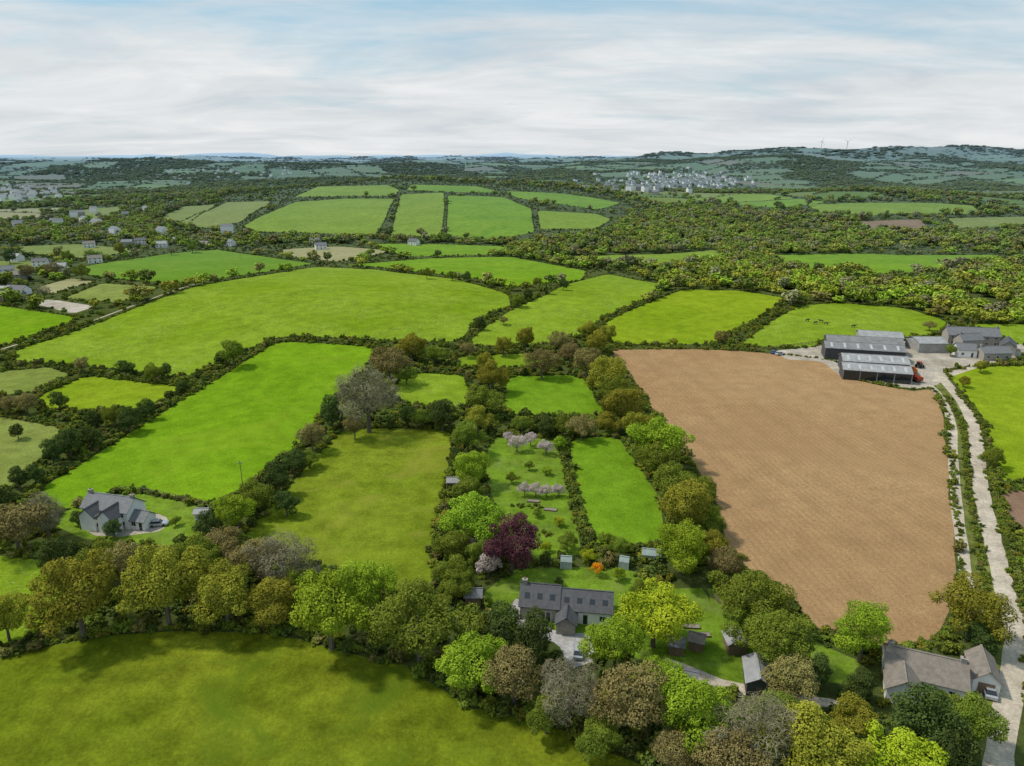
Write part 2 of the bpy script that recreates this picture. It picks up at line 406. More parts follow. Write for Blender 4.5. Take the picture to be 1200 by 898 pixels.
roads=[(lane,3.8),
 ([(1090,452),(1102,465),(1115,495),(1117,540),(1122,600),(1129,650),(1133,690)],2.6),
 ([(1180,418),(1110,440),(1099,448)],3.5),([(0,410),(60,392),(130,368),(230,333)],1.2)]
for pts,w in roads:
    polys.append(ribbon(pts,w));labels.append(MK.index('dirt_track'));hedges.append(0)
nhand=len(polys)
woodp=[PP(w) for w in WOODS];hull=PP(HILLHULL)
gk=['grass_vivid','grass_pasture','grass_dull','grass_meadow','grass_pasture','stubble','grass_meadow','grass_far_a','grass_dull','distant_soil','grass_far_b']
gk2=['grass_far_a','grass_far_b','grass_far_a','grass_far_b','grass_meadow','grass_pasture','distant_soil']
def corner(i,j,c):
    r=np.random.default_rng((i+500)*7919+(j+500)*104729)
    x=i*c+r.uniform(-.36,.36)*c;y=j*c*0.8+r.uniform(-.3,.3)*c
    a=0.35;return np.array([x*math.cos(a)-y*math.sin(a),x*math.sin(a)+y*math.cos(a)])
def woodn(x,y): return fb(x,y,1100,16,4)
for c,r0,r1 in((125,520,1900),(170,1900,4300),(260,4300,8500)):
    n=int(r1/c*1.5)+2
    for i in range(-n,n):
        for j in range(-n,n):
            q=np.array([corner(i,j,c),corner(i+1,j,c),corner(i+1,j+1,c),corner(i,j+1,c)])
            ce=q.mean(0);r=np.hypot(*ce)
            if r<r0 or r>r1 or ce[1]<0 or abs(ce[0])>ce[1]*0.95: continue
            if np.any(np.hypot(q[:,0],q[:,1])<r0-0.3*c): continue
            tx=np.append(q[:,0],ce[0]);ty=np.append(q[:,1],ce[1])
            if c<250:
                bad=False
                for hp in handp[17:]+woodp+[hull]:
                    if inpoly(tx,ty,hp).any(): bad=True;break
                if bad: continue
            if woodn(ce[0],ce[1])>(0.2 if c<150 else 0.10) or random.random()<(0.06 if c<150 else 0.18): continue
            k=1-(random.uniform(3,6)*(1 if c<150 else 2.2))/c*2
            q=ce+(q-ce)*k
            polys.append(subdiv(chaikin(ccw(q),8),k=0.03));labels.append(MK.index(random.choice(gk if c<150 else gk2)));hedges.append(0)
print('polys',len(polys),time.time()-T0)
V=[]
ang=list(np.radians(np.arange(-50,50.1,1.25)))+list(np.radians(np.arange(56,304,8)))
r=25.0
while r<27000:
    off=random.random()*0.02
    for a in ang: V.append((r*math.sin(a+off),r*math.cos(a+off)))
    r*=1.05 if r<12000 else 1.15
V.append((0,0));F=[]
for p in polys:
    o=len(V);V+= [tuple(map(float,q)) for q in p];F.append(list(range(o,len(V))))
res=geometry.delaunay_2d_cdt([Vector(v) for v in V],[],F,0,0.002)
ov,oe,of,_,_,ofo=res
print('cdt',len(ov),len(of),time.time()-T0)
X=np.array([[v.x,v.y] for v in ov]);Z=H(X[:,0],X[:,1])
tri=np.array([f[:3] for f in of])
lab=np.array([labels[max(o)] if o else 0 for o in ofo],np.int32)
me=bpy.data.meshes.new('ground');me.from_pydata(np.column_stack([X,Z]).tolist(),[],[list(f) for f in of])
for k in MK: me.materials.append(MATS[k])
me.polygons.foreach_set('material_index',lab);me.polygons.foreach_set('use_smooth',np.ones(len(of),bool));me.update()
if len(me.polygons) and me.polygons[0].normal.z<0: me.flip_normals()
ground=bpy.data.objects.new('ground',me);scene.collection.objects.link(ground)

# ------------------------------------------------------------------ instanced masses
def srccol(name,meshes):
    c=bpy.data.collections.new(name)
    for i,m in enumerate(meshes):
        o=bpy.data.objects.new('%s_src_%02d'%(name,i),m);c.objects.link(o)
    return c
def gn_group():
    g=bpy.data.node_groups.new('scatter','GeometryNodeTree')
    g.interface.new_socket('Geometry',in_out='INPUT',socket_type='NodeSocketGeometry')
    g.interface.new_socket('Col',in_out='INPUT',socket_type='NodeSocketCollection')
    g.interface.new_socket('Geometry',in_out='OUTPUT',socket_type='NodeSocketGeometry')
    n=g.nodes;l=g.links
    gi=n.new('NodeGroupInput');go=n.new('NodeGroupOutput')
    ci=n.new('GeometryNodeCollectionInfo');ci.inputs['Separate Children'].default_value=True;ci.inputs['Reset Children'].default_value=True
    l.new(gi.outputs['Col'],ci.inputs['Collection'])
    ip=n.new('GeometryNodeInstanceOnPoints');ip.inputs['Pick Instance'].default_value=True
    l.new(gi.outputs['Geometry'],ip.inputs['Points']);l.new(ci.outputs[0],ip.inputs['Instance'])
    def na(nm,t):
        a=n.new('GeometryNodeInputNamedAttribute');a.data_type=t;a.inputs['Name'].default_value=nm;return a.outputs['Attribute']
    l.new(na('idx','INT'),ip.inputs['Instance Index']);l.new(na('scl','FLOAT_VECTOR'),ip.inputs['Scale'])
    l.new(na('rot','FLOAT_VECTOR'),ip.inputs['Rotation'])
    l.new(ip.outputs[0],go.inputs[0]);return g
GN=gn_group();IDC=GN.interface.items_tree['Col'].identifier
lanep=subdiv(np.array([P(*q)[:2] for q in lane]),closed=False,k=0,mn=1.5)
def clear_lane(xy,scl,d0=2.3):
    dm=np.array([np.min(np.hypot(lanep[:,0]-x,lanep[:,1]-y)) for x,y in xy])
    return dm>d0+scl*0.8
def scatter(name,xy,col,scl,sink=0.0,flat=1.0):
    xy=np.asarray(xy);n=len(xy)
    if n==0: return
    z=H(xy[:,0],xy[:,1])-sink
    me=bpy.data.meshes.new(name);me.from_pydata(np.column_stack([xy,z]).tolist(),[],[])
    a=me.attributes.new('idx','INT','POINT');a.data.foreach_set('value',rng.integers(0,len(col.objects),n).astype(np.int32))
    s=np.column_stack([scl*rng.uniform(.8,1.3,n),scl*rng.uniform(.8,1.3,n),scl*flat*rng.uniform(.65,1.3,n)])
    a=me.attributes.new('scl','FLOAT_VECTOR','POINT');a.data.foreach_set('vector',s.astype(np.float32).ravel())
    ro=np.column_stack([np.zeros(n),np.zeros(n),rng.uniform(0,6.283,n)])
    a=me.attributes.new('rot','FLOAT_VECTOR','POINT');a.data.foreach_set('vector',ro.astype(np.float32).ravel())
    o=bpy.data.objects.new(name,me);scene.collection.objects.link(o)
    m=o.modifiers.new('scatter','NODES');m.node_group=GN;m[IDC]=col
    return o
bushes=srccol('bush',[make_plant('bush%d'%i,50+i,1.0,420,0.2,9,BM[k],trunk=False,squash=0.8,cz=0.5,dome=-0.2,rag=1.3) for i,k in enumerate(['dark','mid','mid','brown','dark','olive','mid','dark'])])
ftrees=srccol('woodtree',[make_plant('ft%d'%i,80+i,5.0,380,0.95,13,FM[k],trunk=True,rag=0.9) for i,k in enumerate(['mid','olive','mid','bright','brown','dark','olive','mid','grey','bright'])])
for p,hh,i in zip(polys[:nhand],hedges[:nhand],range(nhand)):
    if not hh: continue
    pts=[];rr=np.hypot(*p.mean(0))
    sp=1.35 if rr<300 else 2.0 if rr<700 else 3.2
    for a,b in zip(p,np.roll(p,-1,0)):
        L=np.linalg.norm(b-a);
        if L<1e-6: continue
        nn=np.array([(b-a)[1],-(b-a)[0]])/L
        m=max(1,int(round(L/sp)))
        for j in range(m): pts.append(a+(b-a)*(j+rng.random())/m+nn*(0.9+rng.normal(0,0.45)))
    pts=np.array(pts);pts=pts[(pts[:,1]>20)&(np.abs(pts[:,0])<pts[:,1]*0.95+20)]
    if len(pts): 
        sc=hh*0.72*rng.uniform(0.6,1.3,len(pts));sc[rng.random(len(pts))<0.05]*=1.9
        if rr<450 and pts[:,0].max()>60:
            kk=clear_lane(pts,sc);pts=pts[kk];sc=sc[kk]
        scatter('hedgerow',pts,bushes,sc,0.1)
A=X[tri[:,0]];B=X[tri[:,1]];C=X[tri[:,2]]
ar=np.abs((B[:,0]-A[:,0])*(C[:,1]-A[:,1])-(B[:,1]-A[:,1])*(C[:,0]-A[:,0]))/2
ce=(A+B+C)/3;cr=np.hypot(ce[:,0],ce[:,1])
base=(lab==0)&(ce[:,1]>20)&(np.abs(ce[:,0])<ce[:,1]*0.82+15)
def sample(mask,per):
    i=np.nonzero(mask)[0];tot=ar[i].sum();n=int(tot/per)
    if n<1: return np.zeros((0,2))
    k=rng.choice(i,n,p=ar[i]/tot);u=rng.random((n,1));v=rng.random((n,1));f=(u+v)>1;u=np.where(f,1-u,u);v=np.where(f,1-v,v)
    return A[k]+(B[k]-A[k])*u+(C[k]-A[k])*v
s=sample(base&(cr<430),5.5);sc=rng.uniform(0.6,1.8,len(s));kk=clear_lane(s,sc);s=s[kk];sc=sc[kk];print('near bush',len(s))
scatter('undergrowth',s,bushes,sc,0.2)
s=sample(base&(cr>=430)&(cr<2000),48)
inw=np.zeros(len(s),bool)
for w in woodp: inw|=inpoly(s[:,0],s[:,1],w)
inh=inpoly(s[:,0],s[:,1],hull);rs=np.hypot(s[:,0],s[:,1])
pr=np.where(inh,0.04,np.where(woodn(s[:,0],s[:,1])>0.2,0.7,np.where(rs<900,0.10,0.2)))
tree=inw|(rng.random(len(s))<pr)
print('mid',len(s),tree.sum())
scatter('woodland',s[tree],ftrees,rng.uniform(0.6,1.2,tree.sum()),0.8,0.85)
scatter('hedgerow',s[~tree],bushes,rng.uniform(1.0,1.8,(~tree).sum()),0.2)
VC=[P(u,v)[:2] for u,v in((785,214),(745,219),(825,212),(765,210),(850,216))]
s=sample(base&(cr>=2000)&(cr<4300),190)
wd=woodn(s[:,0],s[:,1])>0.08
dv=np.min([np.hypot(s[:,0]-a,s[:,1]-b) for a,b in VC],axis=0)
keep=(dv>230)|(rng.random(len(s))<0.3)
s=s[keep];wd=wd[keep];print('far',len(s),wd.sum())
scatter('distant_woodland',s,ftrees,np.where(wd,rng.uniform(1.1,1.7,len(s)),rng.uniform(0.8,1.2,len(s))),1,0.55)
s=sample(base&(cr>=4300)&(cr<8500),1200);print('vfar',len(s))
wd=woodn(s[:,0],s[:,1])>0.08
scatter('distant_woodland',s,ftrees,np.where(wd,rng.uniform(2.4,3.6,len(s)),rng.uniform(1.4,2.2,len(s))),3,0.35)

# ------------------------------------------------------------------ individual trees
SH={}
def shape(kind,var):
    key=(kind,var)
    if key in SH: return SH[key]
    s=100+sum(map(ord,kind))*3+var*17
    if kind=='grey': m=make_plant('ash_crown',s,5,6500,0.28,30,LM[kind],twiggy=True,rag=1.2)
    elif kind=='brown': m=make_plant('budding_crown',s,5,8500,0.19,28,LM[kind],rag=1.1)
    elif kind=='dark': m=make_plant('evergreen_crown',s,5,9000,0.21,26,LM[kind],rag=0.8,pointy=0.35,dome=-0.7)
    elif kind in('blossom','orange'): m=make_plant('blossom_crown',s,5,3600,0.26,22,LM[kind],rag=0.9)
    else: m=make_plant('leafy_crown',s,5,12000,0.19,27,LM[kind],rag=0.85)
    SH[key]=m;return m
TN=dict(bright='sycamore_tree',mid='oak_tree',olive='oak_tree',brown='beech_tree',grey='ash_tree',dark='holly_tree',lime='maple_tree',purple='copper_beech_tree',blossom='cherry_blossom_tree',orange='orange_azalea_shrub')
def plant(u,v,d,kind,name=None,hf=1.0):
    x,y,z,t=P(u,v);R=d/2*t/FPX
    for _ in range(3):
        x,y,z,t=P(u,v,1.15*R*hf);R=d/2*t/FPX
    m=shape(kind,random.randrange(4 if kind in('mid','bright','olive') else 2))
    o=bpy.data.objects.new(name or TN[kind],m);scene.collection.objects.link(o)
    o.location=(x,y,z-0.1);s=R/5*1.02;o.scale=(s,s*random.uniform(.82,1.14),s*hf*random.uniform(.85,1.15));o.rotation_euler=(0,0,random.uniform(0,6.28))
TREES="""15,612,72,brown;-20,590,70,dark;52,606,52,grey;4,722,60,olive;88,703,96,olive;70,652,55,dark;120,655,50,mid;150,662,52,brown;190,685,98,olive;262,692,88,olive;228,650,62,mid;262,640,50,brown;330,660,80,grey;300,655,60,brown;318,702,66,olive
384,708,108,bright;432,680,72,bright;350,690,50,mid;490,727,104,mid;555,776,80,bright;602,792,70,brown;532,672,50,mid;592,738,66,dark;628,748,66,dark;668,806,86,grey;722,757,66,bright;768,716,86,lime;738,820,98,brown;812,830,98,bright;772,794,66,bright
880,856,106,grey;942,862,96,olive;906,838,60,mid;1078,846,100,dark;1000,840,66,olive;1010,806,40,dark;1142,845,66,mid;1050,893,110,lime;975,895,90,olive;1108,872,80,dark;1112,838,46,mid;860,900,80,brown;790,880,60,brown;700,860,56,mid;640,838,46,mid
1140,713,76,olive;1150,744,44,dark;1013,742,70,bright;884,692,82,mid;908,745,78,mid;928,794,66,brown;960,790,40,dark;870,720,46,mid;850,660,45,brown;835,642,45,olive
770,510,68,bright;772,534,52,mid;792,560,56,mid;806,594,70,olive;800,638,68,bright;830,612,40,mid;745,500,40,olive;728,478,46,olive;712,440,50,olive;722,460,40,mid;688,425,36,brown;700,398,30,olive;668,412,28,brown;826,575,30,mid;760,520,36,mid
553,545,46,bright;548,512,42,mid;566,465,44,mid;576,440,38,olive;560,490,34,olive;548,575,36,mid;558,607,72,bright;600,640,62,purple;530,640,44,mid;522,612,26,olive;536,685,42,mid;560,650,36,mid;536,532,24,dark;570,425,24,olive
430,466,76,grey;388,480,40,dark;455,424,48,brown;482,404,36,olive;508,412,28,mid;365,512,34,brown;345,537,32,dark;362,535,26,mid;322,562,40,dark;300,580,42,mid;278,598,44,bright;243,615,34,dark;335,590,30,dark;518,484,38,dark;482,484,30,dark;496,486,30,mid;635,424,36,brown;616,398,26,olive;655,400,26,brown;590,405,22,olive;548,408,20,brown
612,494,26,mid;640,497,28,dark;682,497,36,brown;660,498,26,mid;712,492,30,olive;476,440,20,mid;452,455,30,mid;415,500,28,brown
80,516,36,dark;104,510,32,dark;60,530,30,dark;150,490,32,dark;132,486,26,mid;170,478,26,dark;272,413,32,mid;258,420,16,dark;146,430,22,dark;180,436,22,mid;195,432,18,dark;68,470,22,dark;30,472,26,brown;40,556,26,dark;20,560,26,dark;110,490,22,dark;215,452,18,dark;10,475,22,brown;96,428,18,brown
1164,534,28,mid;608,350,18,mid;618,344,14,dark;562,378,16,dark;590,374,12,brown;690,384,22,olive;712,390,20,olive;934,348,18,mid;845,396,16,brown;790,400,10,olive;548,324,12,dark;530,322,12,mid;500,320,12,mid;575,330,12,dark;630,330,14,mid;660,332,14,dark;20,505,18,dark;1130,446,14,olive
30,318,20,brown;62,316,18,brown;95,318,18,mid;140,292,14,olive;50,340,16,grey;10,300,16,dark;80,300,14,mid;200,292,12,grey;225,290,12,mid;1115,410,14,mid;1150,428,16,olive;1090,380,14,brown"""
for row in TREES.replace('\n',';').split(';'):
    a=row.split(',');plant(float(a[0]),float(a[1]),float(a[2]),a[3])
for u,v,d,k,nm in [(606,518,22,'blossom','apple_blossom_tree'),(622,514,16,'blossom','apple_blossom_tree'),(640,522,20,'blossom','apple_blossom_tree'),(596,510,16,'blossom','apple_blossom_tree'),(615,572,18,'blossom','cherry_blossom_tree'),(628,573,18,'blossom','cherry_blossom_tree'),(641,573,18,'blossom','cherry_blossom_tree'),(655,574,16,'blossom','cherry_blossom_tree'),(572,662,32,'blossom','lilac_shrub'),(548,640,22,'blossom','lilac_shrub'),(700,667,17,'orange','orange_azalea_shrub'),
 (665,634,26,'mid','garden_shrub'),(712,630,22,'mid','garden_shrub'),(640,655,18,'dark','garden_shrub'),(690,650,20,'lime','garden_shrub'),(640,640,14,'lime','garden_shrub'),(655,520,16,'bright','garden_shrub'),(620,545,12,'mid','fruit_tree'),(640,550,12,'bright','fruit_tree'),(600,560,13,'mid','fruit_tree'),(630,600,12,'mid','fruit_tree'),(655,610,13,'lime','fruit_tree'),(725,672,16,'bright','garden_shrub'),(610,605,14,'mid','fruit_tree'),(750,690,22,'mid','garden_shrub'),(655,680,12,'dark','garden_shrub'),(728,640,26,'mid','garden_shrub'),(132,616,26,'dark','garden_shrub'),(205,610,12,'mid','garden_shrub'),(90,606,20,'dark','garden_shrub')]:
    plant(u,v,d,k,nm)
def rowof(pts,n,jit):
    hp=subdiv(np.array([P(*q)[:2] for q in pts]),closed=False,k=0.0,mn=1.1)
    return np.vstack([hp+rng.normal(0,jit,hp.shape) for _ in range(n)])
hp=rowof([(655,512),(664,550),(676,600),(690,645)],2,.4)
scatter('garden_hedge',hp,bushes,rng.uniform(0.6,1.1,len(hp)),0.1)
hp=rowof([(1110,466),(1130,500),(1134,560),(1143,620),(1156,690),(1164,760)],2,.5)
scatter('hedgerow',hp,bushes,rng.uniform(0.4,0.9,len(hp)),0.1)
hp=rowof([(1122,458),(1154,500),(1163,560),(1176,620),(1194,680),(1212,760),(1206,820)],3,.6)
scatter('hedgerow',hp,bushes,rng.uniform(0.45,0.95,len(hp)),0.1)
bd=[]
for a,b in [((598,592),(640,596)),((604,625),(650,628)),((690,655),(745,660)),((600,665),(690,660)),((735,672),(780,690)),((620,690),(615,700))]:
    pa,pb=np.array(P(*a)[:2]),np.array(P(*b)[:2]);L=np.linalg.norm(pb-pa)
    for _ in range(int(L*1.3)): bd.append(pa+(pb-pa)*rng.random()+rng.normal(0,.5,2))
scatter('garden_flower_border',np.array(bd),bushes,rng.uniform(0.3,0.75,len(bd)),0.05)

# ------------------------------------------------------------------ buildings
M=dict(white=solid('white_render',(0.8,0.78,0.75),0.85,0.12),vwhite=solid('village_white',(0.74,0.74,0.73),0.85,0.1,haze_tint=False),stone=solid('stone_wall',(0.34,0.31,0.27),0.9,0.35,2),
 slate=solid('slate_roof',(0.095,0.094,0.098),0.65,0.4,1.5,('Z',3)),slate2=solid('pale_slate_roof',(0.19,0.19,0.195),0.7,0.3,1.2,('Z',3)),
 tile=solid('weathered_tile_roof',(0.24,0.205,0.17),0.8,0.35,1.2,('Z',3)),corr=solid('corrugated_roof',(0.34,0.335,0.33),0.65,0.35,0.4,('X',4)),
 corrm=solid('mid_corrugated_roof',(0.23,0.225,0.22),0.65,0.35,0.4,('X',4)),block=solid('barn_blockwork',(0.33,0.32,0.30),0.85,0.3,0.6),
 corrd=solid('dark_corrugated_roof',(0.16,0.16,0.17),0.6,0.3,0.4,('X',4)),clad=solid('barn_cladding',(0.075,0.075,0.078),0.7,0.3,0.6,('X',4)),
 wood=solid('weathered_timber',(0.2,0.14,0.09),0.9,0.3,2),glass=solid('window_glass',(0.02,0.025,0.03),0.1,0.1,1,spec=0.6),
 frame=solid('window_frame',(0.7,0.7,0.68),0.6,0.05),brick=solid('brick',(0.28,0.13,0.09),0.9,0.3,3),
 rlight=solid('roof_light_sheet',(0.42,0.43,0.43),0.6,0.25),green=solid('greenhouse_glass',(0.30,0.36,0.33),0.2,0.3),
 tyre=solid('tyre',(0.02,0.02,0.02),0.9,0.1),red=solid('red_paint',(0.35,0.06,0.03),0.5,0.2),orange=solid('orange_paint',(0.5,0.17,0.05),0.5,0.2),
 silver=solid('silver_paint',(0.45,0.46,0.48),0.3,0.1,metal=0.4),blue=solid('blue_paint',(0.05,0.1,0.25),0.3,0.1),cowb=solid('black_white_hide',(0.05,0.04,0.035),0.8,0.6,1.3),steel=solid('turbine_white',(0.8,0.8,0.8),0.5,0.02))
def empty(name,loc,rz=0):
    e=bpy.data.objects.new(name,None);e.empty_display_size=1;scene.collection.objects.link(e);e.location=loc;e.rotation_euler=(0,0,rz);return e
def part(parent,name,V,F,mat,smooth=False):
    me=bpy.data.meshes.new(name);me.from_pydata([tuple(v) for v in V],[],F);me.materials.append(mat)
    bm=bmesh.new();bm.from_mesh(me);bmesh.ops.recalc_face_normals(bm,faces=bm.faces);bm.to_mesh(me);bm.free()
    if smooth: me.polygons.foreach_set('use_smooth',np.ones(len(me.polygons),bool))
    o=bpy.data.objects.new(name,me);scene.collection.objects.link(o);o.parent=parent;return o
BF=[[0,1,2,3],[7,6,5,4],[0,4,5,1],[1,5,6,2],[2,6,7,3],[3,7,4,0]]
def bx(x0,x1,y0,y1,z0,z1): return [(x0,y0,z0),(x1,y0,z0),(x1,y1,z0),(x0,y1,z0),(x0,y0,z1),(x1,y0,z1),(x1,y1,z1),(x0,y1,z1)]
def boxes(parent,name,bl,mat):
    V=[];F=[]
    for b in bl:
        o=len(V);V+=bx(*b);F+=[[i+o for i in f] for f in BF]
    return part(parent,name,V,F,mat)
def gable(parent,L,W,h,rh,wall,roof,ox=0,oy=0,rot=0,windows=True,storeys=1,chim=0,over=0.35,open_front=False,rlights=0,sky=0):
    e=parent
    if ox or oy or rot:
        e=bpy.data.objects.new('wing',None);scene.collection.objects.link(e);e.parent=parent;e.location=(ox,oy,0);e.rotation_euler=(0,0,rot)
    x,y=L/2,W/2
    V=[(-x,-y,-1),(x,-y,-1),(x,y,-1),(-x,y,-1),(-x,-y,h),(x,-y,h),(x,y,h),(-x,y,h),(-x,0,h+rh),(x,0,h+rh)]
    part(e,'walls',V,[[0,1,5,4],[2,3,7,6],[1,2,6,9,5],[3,0,4,8,7],[0,3,2,1]],wall)
    k=rh/y;X2=x+over;Y2=y+over;ze=h-over*k+0.06;zr=h+rh+0.06;t=0.14
    for s,nm in((-1,'roof_front'),(1,'roof_back')):
        V=[(-X2,s*Y2,ze),(X2,s*Y2,ze),(X2,0,zr),(-X2,0,zr)];V+=[(a,b,c+t) for a,b,c in V]
        part(e,nm,V,BF,roof)
    boxes(e,'ridge',[(-X2,X2,-0.14,0.14,zr+t-0.05,zr+t+0.07)],roof)
    if windows:
        fr=[];gl=[];n=max(2,int(L/3.2));sh=h/storeys
        for st in range(storeys):
            for i in range(n):
                cx=-x+L*(i+0.5)/n;zb=st*sh+0.95
                if st==0 and i==n//2: 
                    for s in(-1,):
                        fr.append((cx-.55,cx+.55,s*y-.05,s*y+.02,0.0,2.15));gl.append((cx-.42,cx+.42,s*y-.08,s*y-.052,0.1,2.05))
                    continue
                for s in(-1,1):
                    fr.append((cx-.62,cx+.62,s*y-.05,s*y+.05,zb,zb+1.15))
                    for q in(-1,1): gl.append((cx+q*.29-.25,cx+q*.29+.25,s*y-.075,s*y+.075,zb+.09,zb+1.06))
        boxes(e,'window_frames',fr,M['frame']);boxes(e,'windows',gl,M['glass'])
    if chim:
        bl=[];pots=[]
        for cx in ([-x+.5,x-.5] if chim==2 else [-x+.5]):
            bl.append((cx-.45,cx+.45,-.35,.35,h,h+rh+.8));bl.append((cx-.52,cx+.52,-.42,.42,h+rh+.8,h+rh+.95))
            pots.append((cx-.12,cx+.12,-.12,.12,h+rh+.95,h+rh+1.35))
        boxes(e,'chimney',bl,M['stone']);boxes(e,'chimney_pots',pots,M['brick'])
    if rlights or sky:
        n=rlights or sky;f0,f1=(0.2,0.8) if rlights else (0.35,0.6)
        for s in(-1,1):
            V=[];F=[]
            for i in range(n):
                cx=-x+L*(i+.5)/n;w=.5
                o=len(V)
                for yy in(f0,f1):
                    for xx in(-w,w): V.append((cx+xx,s*Y2*(1-yy),ze+(zr-ze)*yy+t+.03))
                F.append([o,o+1,o+3,o+2])
            part(e,'roof_lights',V,F,M['rlight'] if rlights else M['glass'])
    if open_front:
        n=max(2,int(L/5));boxes(e,'dark_bay_panels',[(-x+L*i/n+.35,-x+L*(i+1)/n-.35,-y-.04,-y+.02,0,h-0.7) for i in range(n)],M['glass'])  # dark panels on the closed wall stand in for shade inside bays
        boxes(e,'stanchions',[(-x+L*i/n-.12,-x+L*i/n+.12,-y-.16,-y-.045,-.5,h-.1) for i in range(n+1)],M['corr'])
    return e
def site(name,p1,p2,flip=False):
    a=P(*p1);b=P(*p2);L=math.hypot(b[0]-a[0],b[1]-a[1]);rz=math.atan2(b[1]-a[1],b[0]-a[0])
    cx,cy=(a[0]+b[0])/2,(a[1]+b[1])/2
    return empty(name,(cx,cy,float(H(cx,cy))),rz),L
e,L=site('white_farmhouse',(110,607),(163,614))
gable(e,L*0.98,6.0,4.5,2.4,M['white'],M['slate2'],storeys=2,chim=2)
gable(e,4.4,4.2,4.0,2.0,M['white'],M['slate'],ox=L*.22,oy=-3.9,rot=math.pi/2,storeys=2)
gable(e,3.8,4.2,3.8,1.9,M['white'],M['slate'],ox=-L*.2,oy=-3.8,rot=math.pi/2,storeys=2)
gable(e,3.8,4.2,2.4,1.6,M['white'],M['slate2'],ox=L*.5+1.9,oy=-0.5)
e,L=site('stone_cottage',(612,713),(716,722))
gable(e,L*.42,7.2,3.0,2.6,M['stone'],M['slate'],ox=-L*.29,oy=0.2,rot=0.0001,chim=1,sky=3)
gable(e,L*.56,6.6,2.9,2.3,M['white'],M['slate'],ox=L*.22,oy=0,chim=0,rot=0.0001,sky=4)
gable(e,4.0,3.5,2.3,1.3,M['stone'],M['slate'],ox=L*.02,oy=-5.0,rot=math.pi/2,windows=False)
e,L=site('bungalow',(1034,786),(1126,808))
gable(e,L,8,2.8,2.4,M['white'],M['tile'],chim=2)
gable(e,5,5,2.7,1.9,M['white'],M['tile'],ox=-L*.3,oy=-5.5,rot=math.pi/2)
e,L=site('garage_outbuilding',(1138,795),(1160,800))
gable(e,7,L*1.4,2.6,1.7,M['white'],M['tile'],rot=math.pi/2,windows=False);boxes(e,'garage_door',[(-1.2,1.2,-3.62,-3.52,0,2.1)],M['wood'])
def shed(name,p1,p2,W,h,rh,wall,roof,rot90=False,**k):
    e,L=site(name,p1,p2);gable(e,L if not rot90 else W,W if not rot90 else L,h,rh,wall,roof,rot=math.pi/2 if rot90 else 0,windows=False,**k)
    boxes(e,'door',[(-.45,.45,(-(W/2 if not rot90 else W/2))-.06,(-(W/2))+.02,0,1.9)],M['wood']);return e
shed('garden_shed',(850,760),(870,760),3.6,2.2,.9,M['wood'],M['corr'],True)
shed('workshop_shed',(872,800),(900,804),6.2,2.6,1.1,M['clad'],M['corr'],True)
shed('garden_shed',(546,706),(564,706),3,2.2,.9,M['wood'],M['slate2'])
shed('garden_shed',(525,571),(538,571),2.6,2.0,.7,M['wood'],M['corr'])
shed('garden_shed',(784,762),(800,764),2.6,2.0,.8,M['wood'],M['corrd'])
shed('garden_shed',(808,756),(824,760),2.6,2.0,.8,M['wood'],M['tile'])
shed('lean_to_shed',(785,800),(815,806),3,2.2,.7,M['wood'],M['corrd'])
shed('lean_to_shed',(231,608),(245,608),2.5,2.0,.7,M['white'],M['corr'])
def greenhouse(p1,p2,W=3):
    e,L=site('greenhouse',p1,p2);gable(e,L,W,1.6,0.9,M['green'],M['green'],windows=False,over=.05)
    boxes(e,'glazing_bars',[(-L/2+L*i/8-.04,-L/2+L*i/8+.04,-W/2-.05,-W/2-.005,0,1.6) for i in range(9)],M['frame'])
greenhouse((752,655),(774,657),2.6);greenhouse((657,664),(670,665),1.8);greenhouse((726,664),(737,666),1.7)
def barn(name,p1,p2,W,h,rh,wall,roof,**k):
    e,L=site(name,p1,p2);gable(e,L,W,h,rh,wall,roof,windows=False,**k);return e,L
barn('cattle_barn',(985,441),(1064,447),9.5,4.2,1.7,M['clad'],M['corr'],open_front=True,rlights=6)
barn('cattle_barn',(984,432),(1060,437),10,4.8,1.9,M['clad'],M['corr'],rlights=6)
barn('hay_barn',(964,417),(1056,423),10,5,1.8,M['clad'],M['corrm'],rlights=6)
barn('hay_barn',(966,410),(1054,415),9,5.2,1.8,M['clad'],M['corrm'])
barn('machinery_shed',(1004,402),(1054,405),10,4.5,1.6,M['block'],M['corr'])
barn('machinery_shed',(1068,409),(1100,409),12,4,1.6,M['block'],M['corr'])
e,L=site('farmhouse',(1106,402),(1166,405));gable(e,L,8,5,3,M['stone'],M['slate2'],storeys=2,chim=2)
gable(e,10,6,4.5,2.4,M['stone'],M['slate2'],ox=-4,oy=-8,rot=0.3,chim=1);gable(e,12,6,3,2.2,M['stone'],M['slate'],ox=12,oy=-9,rot=1.2)
e,L=site('farm_cottage',(1146,420),(1178,420));gable(e,L,7,3.2,2.2,M['stone'],M['slate2'],chim=1)
e,L=site('farm_cottage',(1118,416),(1140,417));gable(e,L,7,3.2,2.2,M['white'],M['slate2'])
for i,(u,v,s) in enumerate([(10,352,16),(22,345,12),(2,346,12),(25,328,9),(8,322,9),(48,312,9),(70,318,8),(112,308,8),(376,292,8),(370,286,6),(20,306,9),(105,290,9),(150,288,9),(165,286,8),(190,290,8),(240,290,8),(270,288,8),(485,287,9),(205,284,9),(125,276,10)]):
    x,y,z,t=P(u,v);e=empty('cottage',(x,y,z),random.uniform(-.6,.6));Lh=max(9,s)
    gable(e,Lh+2,7,4.2 if i>2 else 3.5,2.4,M['white'] if i%3 else M['stone'],[M['slate2'],M['slate'],M['corr'],M['tile']][i%4],chim=1 if i>2 else 0,storeys=2 if i>2 else 1)
